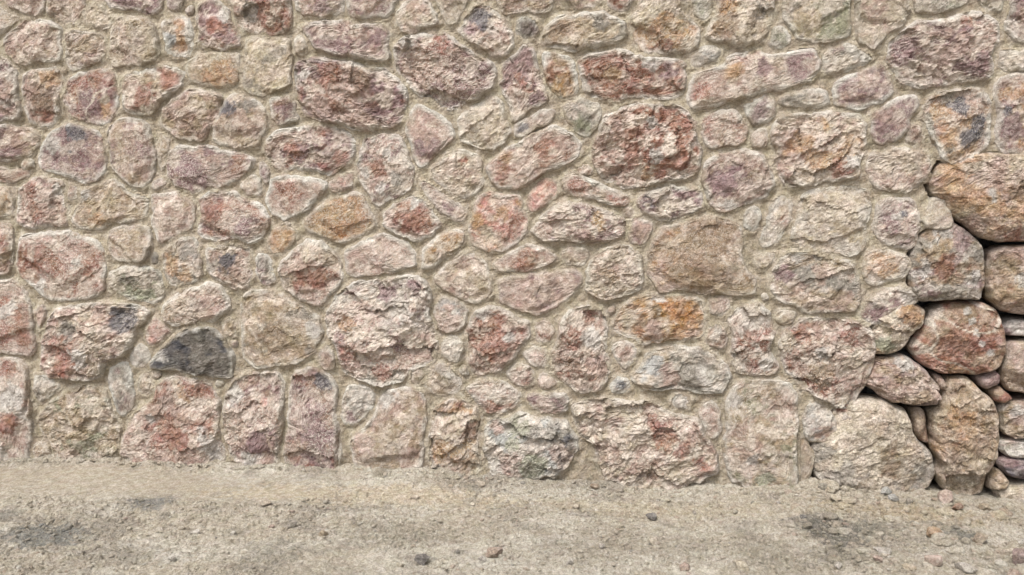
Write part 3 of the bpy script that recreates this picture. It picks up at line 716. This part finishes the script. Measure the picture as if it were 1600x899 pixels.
def parse(text, seed0):
    out = []
    for i, ln in enumerate(l for l in text.strip().splitlines() if l.strip()):
        lab = None
        if '#' in ln:
            ln, lab = ln.split('#', 1)
        f = ln.split('|')
        o = f[0].split()
        sp = dict(k=o[0], c=4, r=2, a=0.0, v=False, blobs=[], label=lab, seed=seed0 + i * 7)
        for q in o[1:]:
            if q[0] == 'c': sp['c'] = int(q[1:])
            elif q[0] == 'r': sp['r'] = int(q[1:])
            elif q[0] == 'a': sp['a'] = R(-float(q[1:]) * -1)
            elif q[0] == 'v': sp['v'] = True
        if not any(q[0] == 'a' for q in o[1:]):
            sp['a'] = random.Random(seed0 + i).uniform(-0.5, 0.5)
        P = np.array([[float(z) for z in w.split(',')] for w in f[1].split()])
        P[P[:, 0] < 0, 0] -= 45
        P[P[:, 0] > 1601, 0] += 30 if seed0 < 1000 else 85
        P[(P[:, 1] <= 0), 1] -= 45
        sp['pts'] = P
        if len(f) > 2:
            for b in f[2].split():
                x, y, r = b[1:].split(',')
                c = px_wall(float(x), float(y)); e = px_wall(float(x) + float(r), float(y))
                sp['blobs'].append((c[0], c[1], abs(e[0] - c[0]), b[0]))
        out.append(sp)
    return out


def base_line(u):
    """height of the ground where it meets the wall"""
    xs = np.array([-200, 0, 160, 300, 450, 550, 700, 800, 930, 1050, 1200, 1300, 1450, 1600, 1800.])
    ys = np.array([722, 726, 722, 732, 736, 741, 744, 752, 762, 768, 762, 768, 783, 792, 800.])
    W = px_wall(xs, ys, 0.03)
    return np.interp(u, W[:, 0], W[:, 1])


def ground_z(x, y):
    """x, y arrays; the wall face is y = 0"""
    dist = np.clip(-y, 0, None)
    z = base_line(x) * np.exp(-(dist / 0.45) ** 1.5)
    near = np.exp(-(dist / 6.0) ** 2)
    z = z + near * (0.016 * fbm(x, y * 1.3, 2.3, 3, 2) + 0.010 * fbm(x + 4, y * 1.6, 7, 4, 4) * (0.4 + sstep(-0.3, 0.3, fbm(x, y, 1.7, 2, 1))))
    z = z + near * 0.0045 * ridged(x, y, 26, 4, 1) + near * 0.0065 * fbm(x, y, 60, 3, 3, 0.8) + near * (0.0035 + 0.004 * sstep(-.2, .3, fbm(x, y, 2.1, 3, 6))) * cells(x, y, 48, 1) + near * 0.006 * cells(x, y, 19, 2)
    z = z + (0.020 + 0.022 * fbm(x, y, 5, 3, 1)) * np.exp(-dist / 0.09)
    return z


def mortar_level(x):
    return 0.0


STONES = parse(STONE_TEXT, 100)
DRY = parse(DRY_TEXT, 5000)
for sp in STONES + DRY:                     # footings run on below the soil
    P = sp['pts']
    W = px_wall(P[:, 0], P[:, 1])
    low = W[:, 1] < base_line(W[:, 0]) + 0.035
    P[low, 1] += 12

# neighbours grow towards each other until only the joint is left
def grow_outlines(specs, gap, share, most):
    outl = []
    for sp in specs:
        c, th, Rr, A = radial(chaikin(px_wall(sp['pts'][:, 0], sp['pts'][:, 1])), 72, sp['seed'], 0.0)
        outl.append((c, th, np.stack([c[0] + Rr * np.cos(th), c[1] + Rr * np.sin(th)], -1), Rr))
    for i, sp in enumerate(specs):
        c, th, B, Rr = outl[i]
        dm = np.full(len(th), 0.3)
        for j, (c2, t2, B2, R2) in enumerate(outl):
            if j == i or np.hypot(*(c2 - c)) > Rr.max() + R2.max() + 0.3: continue
            dd = np.hypot(B[:, None, 0] - B2[None, :, 0], B[:, None, 1] - B2[None, :, 1]).min(1)
            dm = np.minimum(dm, dd)
        e = np.clip(share * (dm - gap), -0.004, most)
        for _ in range(3):
            e = (np.roll(e, 1) + 2 * e + np.roll(e, -1)) / 4
        low = B[:, 1] < base_line(B[:, 0]) + 0.03
        e = np.where(low, 0, e)
        sp['grow'] = (np.append(th, 2 * math.pi), np.append(e, e[0]))


grow_outlines(STONES, 0.019, 0.5, 0.030)
grow_outlines(DRY, 0.014, 0.45, 0.009)

# ------------------------------------------------------------------ ground: one sheet to the horizon
def spread(lo, hi, step, far):
    core = np.arange(lo, hi + step / 2, step)
    s = step; a = []; p = hi
    while p < far:
        s *= 1.22; p += s; a.append(p)
    s = step; b = []; q = lo
    while q > -far:
        s *= 1.22; q -= s; b.append(q)
    return np.concatenate([b[::-1], core, a])


def grid_mesh(xs, ys):
    X, Y = np.meshgrid(xs, ys, indexing='ij')
    nx, ny = X.shape
    i = np.arange(nx - 1)[:, None] * ny; j = np.arange(ny - 1)[None]
    q = np.stack([i + j, i + ny + j, i + ny + j + 1, i + j + 1], -1).reshape(-1, 4)
    return X.ravel(), Y.ravel(), q


GXS, GYS = spread(-2.5, 2.9, 0.0062, 600), spread(-1.35, 0.06, 0.0052, 600)
gx, gy, gq = grid_mesh(GXS, GYS)
gz = ground_z(gx, gy)
gcol = np.broadcast_to(lin((198, 187, 169)), (len(gx), 3)).copy()
gcol = mix(gcol, lin((184, 174, 158)), sstep(-0.1, 0.35, fbm(gx, gy * 1.5, 2.6, 5, 3)) * 0.8)
gcol = mix(gcol, lin((212, 204, 189)), sstep(0.05, 0.35, fbm(gx + 7, gy * 1.5, 3.3, 5, 5)) * 0.7)
gcol = mix(gcol, lin((158, 150, 138)), sstep(0.12, 0.4, fbm(gx + 2, gy * 1.3, 8, 5, 1, 0.65)) * 0.6)
G_PATCH = [(200, 752, 210, 20, (203, 189, 168), 0.7), (30, 742, 120, 14, (200, 186, 165), .7), (70, 838, 70, 17, (118, 120, 118), 0.9), (238, 786, 36, 11, (122, 124, 124), 0.85),
           (10, 808, 26, 10, (124, 124, 118), 0.7), (190, 822, 50, 16, (142, 134, 122), 0.6), (60, 788, 50, 14, (212, 202, 186), 0.6),
           (160, 802, 60, 10, (210, 202, 188), 0.6), (215, 868, 40, 14, (134, 130, 124), 0.5), (270, 872, 40, 12, (206, 202, 192), 0.6),
           (430, 868, 46, 20, (134, 128, 116), 0.6), (620, 835, 90, 20, (146, 138, 120), 0.6), (770, 872, 50, 14, (208, 202, 190), 0.6),
           (560, 775, 220, 16, (208, 192, 166), 0.8), (1000, 790, 200, 12, (204, 190, 164), 0.6), (850, 842, 40, 8, (206, 200, 188), 0.5), (900, 850, 60, 16, (150, 140, 124), 0.5),
           (1300, 832, 54, 26, (98, 96, 90), 0.95), (1365, 826, 50, 14, (120, 118, 108), 0.75), (1310, 874, 44, 14, (120, 114, 100), 0.75),
           (1500, 830, 32, 14, (98, 98, 92), 0.85), (1420, 800, 130, 12, (188, 170, 140), 0.8), (1560, 880, 90, 18, (190, 182, 168), 0.5),
           (1040, 850, 120, 22, (160, 150, 132), 0.5), (1190, 862, 50, 30, (142, 136, 120), 0.5), (1010, 755, 60, 8, (150, 142, 124), 0.3)]
rgh = np.ones_like(gx)
for (px, py, rx, ry, c, w) in G_PATCH:
    p = px_ground(px, py); a = px_ground(px + rx, py); b = px_ground(px, py - ry); b2 = px_ground(px, py + ry)
    ru = np.hypot(*(a - p)); rv = max(1e-3, np.hypot(*(b - b2)) / 2)
    q = np.hypot((gx - p[0]) / ru, (gy - p[1]) / rv) + 0.55 * fbm(gx, gy, 6, 5, 6, 0.65) + 0.8 * fbm(gx, gy, 45, 3, 2, 0.8)
    m = 1 - sstep(0.55, 1.15, q)
    gcol = mix(gcol, lin(c), 0.85 * w * m)
    if py < 760 and px < 500: rgh = rgh * (1 - 0.75 * m)
gcol *= (1 + 0.10 * fbm(gx, gy, 30, 4, 2, 0.75))[:, None]
stz = (1 - sstep(-0.95, -0.6, gx)) * sstep(-0.48, -0.34, gy) * (1 - sstep(-0.12, -0.04, gy))
rgh = rgh * (1 - 0.8 * stz)
sm = base_line(gx) * np.exp(-(np.clip(-gy, 0, None) / 0.45) ** 1.5)
gz = gz * rgh + sm * (1 - rgh)
ground = build('ground', np.stack([gx, gy, gz], -1), gq, gcol, M_GROUND)
tag(ground, kind='structure')

# ------------------------------------------------------------------ the mortared wall
wall = bpy.data.objects.new('stone_wall', None)
scene.collection.objects.link(wall)
wall.location = (0.3, 0.0, 0.0)
wall['kind'] = 'thing'
tag(wall, 'long wall of pink, purple and tan rubble stones set in thick sandy beige mortar', 'wall')

DONE = [stone_arrays(sp) for sp in STONES]


def gap_field(qu, qv, ds):
    dm = np.full(qu.shape, 0.2)
    for d in ds:
        du, dv = qu - d['c'][0], qv - d['c'][1]
        Ri = np.interp(np.mod(np.arctan2(dv, du), 2 * math.pi), np.append(d['th'], 2 * math.pi), np.append(d['R'], d['R'][0]))
        dm = np.minimum(dm, np.hypot(du, dv) - Ri)
    return dm


rf = random.Random(77)
A0, A1 = px_wall(5, 5), px_wall(1330, 700)
qu = np.array([rf.uniform(A0[0], A1[0]) for _ in range(9000)]); qv = np.array([rf.uniform(A1[1], A0[1]) for _ in range(9000)])
gf = gap_field(qu, qv, DONE)
FILL = []; taken = []
for i in np.argsort(-gf):
    if gf[i] < 0.026 or len(FILL) >= 34: break
    if any(math.hypot(qu[i] - a, qv[i] - b) < rr_ + gf[i] + 0.004 for a, b, rr_ in taken): continue
    rr_ = min(gf[i] - 0.004, 0.032) * rf.uniform(.75, 1.0)
    taken.append((qu[i], qv[i], rr_))
    el = rf.uniform(1.0, 1.5); an = rf.uniform(0, 3.14)
    pts = []
    for k in range(6):
        a = 2 * math.pi * (k + rf.uniform(-.25, .25)) / 6
        x, y = el * rr_ * math.cos(a) * rf.uniform(.8, 1.1), rr_ * math.sin(a) * rf.uniform(.8, 1.1)
        pts.append((qu[i] + x * math.cos(an) - y * math.sin(an), qv[i] + x * math.sin(an) + y * math.cos(an)))
    FILL.append(dict(k=rf.choice(['PKT', 'TPC', 'CKP', 'RPK', 'GTP', 'WKC', 'UPK']), c=4, r=2, a=0.0, v=False, blobs=[], label=None, seed=rf.randint(1, 900), uv=np.array(pts)))
print('fillers', len(FILL))
order = sorted(range(len(DONE)), key=lambda i: -DONE[i]['A'])
BIG = set(order[:100])
rest = []
for i, d in enumerate(DONE):
    if i in BIG:
        org = np.array([d['c'][0], 0.0, d['c'][1]])
        ob = build('stone', d['P'], d['Q'], d['C'], M_STONE, wall, org, d['T'])
        if STONES[i]['label']:
            ob['label'] = STONES[i]['label']
    else:
        rest.append(d)


def join(ds):
    P, Q, T, C = [], [], [], []; n = 0
    for d in ds:
        P.append(d['P']); Q.append(d['Q'] + n); T.append(d['T'] + n); C.append(d['C']); n += len(d['P'])
    return map(np.concatenate, (P, Q, T, C))


# slips of stone pushed into the wide joints
for sp in FILL:
    rest.append(stone_arrays(sp))
P, Q, T, C = join(rest)
tag(build('small_stones', P, Q, C, M_STONE, wall, None, T), kind='stuff')

# the wall carries on past the picture on both sides and above
rnd = random.Random(5)
ext = []
LE = px_wall(-60, 450)[0]; RE = px_wall(1650, 450)[0]; TE = px_wall(800, -60)[1]
for row in range(12):
    vv = 0.12 + row * 0.26
    uu = -4.2 + rnd.random() * 0.3
    while uu < 4.6:
        wd, ht = rnd.uniform(0.13, 0.24), rnd.uniform(0.095, 0.125)
        cu, cv = uu + wd, vv + rnd.uniform(-.02, .02)
        uu += 2 * wd + 0.04
        le = px_wall(-50, np.clip(0, 449, 449))[0]
        inside = (LE - 0.02 - wd < cu < RE + 0.10 + wd) and cv < TE + ht + 0.03
        if inside or cv > 2.55:
            continue
        n = 9; pts = []
        for k in range(n):
            a = 2 * math.pi * k / n
            ca, sa = math.cos(a), math.sin(a)
            q = (abs(ca) ** 3.2 + abs(sa) ** 3.2) ** (-1 / 3.2)
            pts.append((cu + wd * q * ca * rnd.uniform(.86, 1.0), cv + ht * q * sa * rnd.uniform(.86, 1.0)))
        sp = dict(k=rnd.choice(['PKT', 'UPK', 'TPC', 'CKP', 'RPK', 'GTP']), c=rnd.randint(3, 6), r=3, a=rnd.uniform(-.4, .4), v=False,
                  blobs=[], label=None, seed=rnd.randint(1, 900), uv=np.array(pts))
        ext.append(stone_arrays(sp, 0.014))
P, Q, T, C = join(ext)
tag(build('outer_stones', P, Q, C, M_STONE, wall, None, T), kind='stuff')

# mortar face
mu, mv, mq = grid_mesh(spread(-2.4, 2.8, 0.0085, 4.2), np.concatenate([np.arange(-0.25, 2.2, 0.0085), np.arange(2.22, 2.75, 0.03)]))
dmin = np.full(mu.shape, 0.2)
for d in DONE + ext:
    rm = d['R'].max() + 0.07
    idx = np.where((np.abs(mu - d['c'][0]) < rm) & (np.abs(mv - d['c'][1]) < rm))[0]
    if not len(idx): continue
    du, dv = mu[idx] - d['c'][0], mv[idx] - d['c'][1]
    Ri = np.interp(np.mod(np.arctan2(dv, du), 2 * math.pi), np.append(d['th'], 2 * math.pi), np.append(d['R'], d['R'][0]))
    dmin[idx] = np.minimum(dmin[idx], np.hypot(du, dv) - Ri)
BARE = np.array([[1505, 243], [1470, 252], [1450, 285], [1462, 312], [1482, 322], [1482, 350], [1455, 360], [1436, 372], [1424, 400], [1420, 430],
                 [1425, 458], [1437, 476], [1400, 478], [1372, 500], [1360, 520], [1362, 560], [1345, 590], [1338, 618], [1322, 634], [1302, 644],
                 [1296, 668], [1284, 690], [1268, 694], [1267, 720], [1266, 780], [1266, 900], [1900, 900], [1900, 236], [1620, 236], [1540, 240]], float)
BP = px_wall(BARE[:, 0], BARE[:, 1])


def sdf_poly(px, py, P):
    d2 = np.full(px.shape, 1e9); ins = np.zeros(px.shape, bool)
    for i in range(len(P)):
        a, b = P[i - 1], P[i]
        e = b - a
        k = np.clip(((px - a[0]) * e[0] + (py - a[1]) * e[1]) / (e @ e + 1e-12), 0, 1)
        d2 = np.minimum(d2, (px - a[0] - k * e[0]) ** 2 + (py - a[1] - k * e[1]) ** 2)
        cr = (a[1] > py) != (b[1] > py)
        with np.errstate(divide='ignore', invalid='ignore'):
            xx = a[0] + (py - a[1]) * e[0] / e[1]
        ins ^= cr & (px < xx)
    return np.where(ins, -np.sqrt(d2), np.sqrt(d2))


bare = sdf_poly(mu, mv, BP) + 0.010 * fbm(mu, mv, 14, 3, 2)
g = np.clip(dmin, 0, 0.2)
mh = 0.002 + 0.004 * np.exp(-g / 0.008) * sstep(-0.3, 0.4, fbm(mu, mv, 14, 3, 1)) - 0.005 * sstep(0.0, 0.02, g) + 0.012 * sstep(0.02, 0.06, g) - 0.06 * sstep(0.0, 0.012, -dmin - 0.008 - 0.018 * sstep(-0.05, 0.55, fbm(mu + 8, mv, 11, 4, 3)))
mh += 0.006 * fbm(mu, mv, 5.5, 3, 0) + 0.0065 * fbm(mu + 1, mv, 17, 4, 2, 0.6) + 0.0028 * ridged(mu, mv * 1.3, 36, 3, 3) + 0.002 * fbm(mu, mv, 75, 2, 5)
# trowel drags
mh += 0.0035 * np.clip(fbm(mu * 0.35 + mv * 0.3, mv * 1.5, 24, 2, 4), -1, 1) * sstep(0.0, 0.3, fbm(mu, mv, 3, 2, 6))
out = sstep(-0.012, 0.006, bare)
mh += 0.0016 * cells(mu, mv, 45, 2) 
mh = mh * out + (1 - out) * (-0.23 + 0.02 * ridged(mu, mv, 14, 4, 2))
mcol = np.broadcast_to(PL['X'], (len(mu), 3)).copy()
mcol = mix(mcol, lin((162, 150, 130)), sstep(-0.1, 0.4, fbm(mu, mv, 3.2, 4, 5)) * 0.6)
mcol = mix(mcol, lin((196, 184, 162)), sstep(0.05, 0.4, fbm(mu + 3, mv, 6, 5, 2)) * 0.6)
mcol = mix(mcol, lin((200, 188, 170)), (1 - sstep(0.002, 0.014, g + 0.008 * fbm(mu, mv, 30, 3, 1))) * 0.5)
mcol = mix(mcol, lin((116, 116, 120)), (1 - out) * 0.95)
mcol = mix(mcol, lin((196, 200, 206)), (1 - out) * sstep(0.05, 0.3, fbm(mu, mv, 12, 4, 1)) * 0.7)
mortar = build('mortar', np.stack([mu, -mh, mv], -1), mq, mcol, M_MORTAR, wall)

# body of the wall behind the face
bm_v, bm_q = [], []
u0, u1, v0, v1, y0, y1 = mu.min() + 0.002, mu.max() - 0.002, -0.24, mv.max() - 0.004, 0.02, 0.55
# kept behind the recess of the bare part
rec = BP[:, 0].min() - 0.04
for (a, b, ya) in ((u0, rec, y0), (rec + 0.001, u1, 0.28)):
    n = len(bm_v)
    bm_v += [(a, ya, v0), (b, ya, v0), (b, y1, v0), (a, y1, v0), (a, ya, v1), (b, ya, v1), (b, y1, v1), (a, y1, v1)]
    bm_q += [[n + i for i in f] for f in ((0, 1, 5, 4), (1, 2, 6, 5), (2, 3, 7, 6), (3, 0, 4, 7), (4, 5, 6, 7), (3, 2, 1, 0))]
bv = np.array(bm_v)
build('core', bv, np.array(bm_q), np.broadcast_to(PL['X'], (len(bv), 3)), M_MORTAR, wall)

# ------------------------------------------------------------------ bare stones not yet mortared: each a thing
for sp in DRY:
    d = stone_arrays(sp, 0.0058, dry=True)
    org = np.array([d['c'][0], 0.05, max(0.0, d['c'][1] - d['R'].mean() * 0.7)])
    o = build('dry_stone', d['P'], d['Q'], d['C'], M_DRY, None, org, d['T'])
    tag(o, sp['label'], 'stone', 'bare stones stacked without mortar at the right')

# ------------------------------------------------------------------ loose rocks on the soil
ICO = None


def rock_arrays(cx, cy, cz, sx, sy, sz, rot, seed, col, n=3, rough=1.0):
    rs = np.random.RandomState(seed)
    V, Fc = ICOS[n]
    D = V.copy()
    r = np.ones(len(V))
    for _ in range(13):
        nn = rs.randn(3); nn /= np.linalg.norm(nn)
        r = np.minimum(r, rs.uniform(0.5, 0.9) / np.maximum(D @ nn, 1e-3))
    r *= 1 + 0.10 * rough * fbm(V[:, 0] + V[:, 2] * .7 + seed, V[:, 1] - V[:, 2] * .6, 2.2, 3, seed % 5)
    P = D * r[:, None] * np.array([sx, sy, sz])
    c, s = math.cos(rot), math.sin(rot)
    P = np.stack([P[:, 0] * c - P[:, 1] * s, P[:, 0] * s + P[:, 1] * c, P[:, 2]], -1) + (cx, cy, cz)
    C = np.broadcast_to(col, (len(V), 3)) * (1 + 0.18 * fbm(V[:, 0] * 2 + seed, V[:, 1] * 2 + V[:, 2], 1.5, 3, 2))[:, None]
    return P, Fc, C


def icosphere(n):
    import bmesh
    b = bmesh.new(); bmesh.ops.create_icosphere(b, subdivisions=n, radius=1.0)
    V = np.array([v.co[:] for v in b.verts]); Fc = np.array([[v.index for v in f.verts] for f in b.faces]); b.free()
    return V, Fc


ICOS = {n: icosphere(n) for n in (1, 2, 4)}
for i, ln in enumerate(l for l in ROCK_TEXT.strip().splitlines()):
    f, lab = ln.split('#')
    x, y, wpx, hr, col = f.split(',')
    x, y, wpx, hr = float(x), float(y), float(wpx), float(hr)
    p = px_ground(x, y + wpx * 0.25)
    q = px_ground(x + wpx, y + wpx * 0.25)
    s = np.hypot(*(q - p)) * 1.15
    p[1] = min(p[1], -0.07)
    rr = random.Random(i)
    z0 = float(ground_z(p[:1], p[1:])[0])
    sz = s * hr
    P, Fc, C = rock_arrays(p[0], p[1], z0 + 0.62 * sz, s, s * rr.uniform(.6, .9), sz, rr.uniform(-.5, .5), 40 + i, PL[col.strip()] * 0.72 + 0.28 * lin((176, 164, 144)), 4)
    o = build('rock', P, np.zeros((0, 4), int), C, M_DRY, None, np.array([p[0], p[1], z0]), Fc)
    tag(o, lab.strip(), 'rock', 'loose rocks lying on the ground')

# gravel: crumbs of stone and mortar nobody could count
rs = np.random.RandomState(3)
NG = 50000
gu = rs.uniform(-2.6, 3.0, NG)
gyy = -0.04 - 1.5 * rs.rand(NG) ** 1.15
size = 0.0020 + 0.0021 * rs.exponential(1.0, NG)
size = np.clip(size, 0.0015, 0.012)
boost = (gu > 1.1) & (rs.rand(NG) < 0.13) | (gyy > -0.10) & (rs.rand(NG) < 0.05)
size = np.where(boost, size * rs.uniform(1.5, 3.6, NG), size)
strip = (gu < -0.75 + 0.25 * fbm(gu, gyy, 4, 2, 1)) & (gyy > -0.42) & (gyy < -0.06)
dens = fbm(gu, gyy, 3.2, 3, 4) + 0.35 * sstep(0.9, 2.4, gu) - 1.5 * strip + 0.25 * (gyy > -0.12)
keep = (boost & ~strip) | (dens + rs.uniform(-0.35, 0.35, NG) > -0.08)
gu, gyy, size = gu[keep], gyy[keep], size[keep]
gzz = ground_z(gu, gyy)
V1, F1 = ICOS[2]
n1 = len(V1); m = len(gu)
jit = np.ones((m, n1))
for _ in range(6):
    nn = rs.randn(m, 3); nn /= np.linalg.norm(nn, axis=1)[:, None]
    jit = np.minimum(jit, rs.uniform(.55, .95, (m, 1)) / np.maximum(nn @ V1.T, 1e-3))
ang = rs.rand(m) * 6.28
sc = np.stack([rs.uniform(.8, 1.4, m), rs.uniform(.7, 1.1, m), rs.uniform(.5, .85, m)], -1)
Pp = V1[None] * jit[..., None] * sc[:, None] * size[:, None, None]
ca, sa = np.cos(ang)[:, None], np.sin(ang)[:, None]
Pp = np.stack([Pp[..., 0] * ca - Pp[..., 1] * sa, Pp[..., 0] * sa + Pp[..., 1] * ca, Pp[..., 2]], -1)
Pp += np.stack([gu, gyy, gzz + size * 0.12], -1)[:, None]
pal = np.array([lin(c) * 1.12 for c in ((184, 172, 152), (174, 162, 144), (198, 188, 170), (164, 154, 138), (150, 142, 130), (216, 210, 198), (176, 150, 134), (120, 120, 122))])
ci = rs.choice(len(pal), m, p=[.32, .27, .17, .12, .04, .03, .04, .01])
under = gcol[np.clip(np.searchsorted(GXS, gu), 0, len(GXS) - 1) * len(GYS) + np.clip(np.searchsorted(GYS, gyy), 0, len(GYS) - 1)]
gc = np.repeat(pal[ci] * 0.45 + 0.55 * under * 1.04, n1, 0)
GF = (F1[None] + (np.arange(m) * n1)[:, None, None]).reshape(-1, 3)
tag(build('gravel', Pp.reshape(-1, 3), np.zeros((0, 4), int), gc, M_GROUND, None, None, GF), kind='stuff')
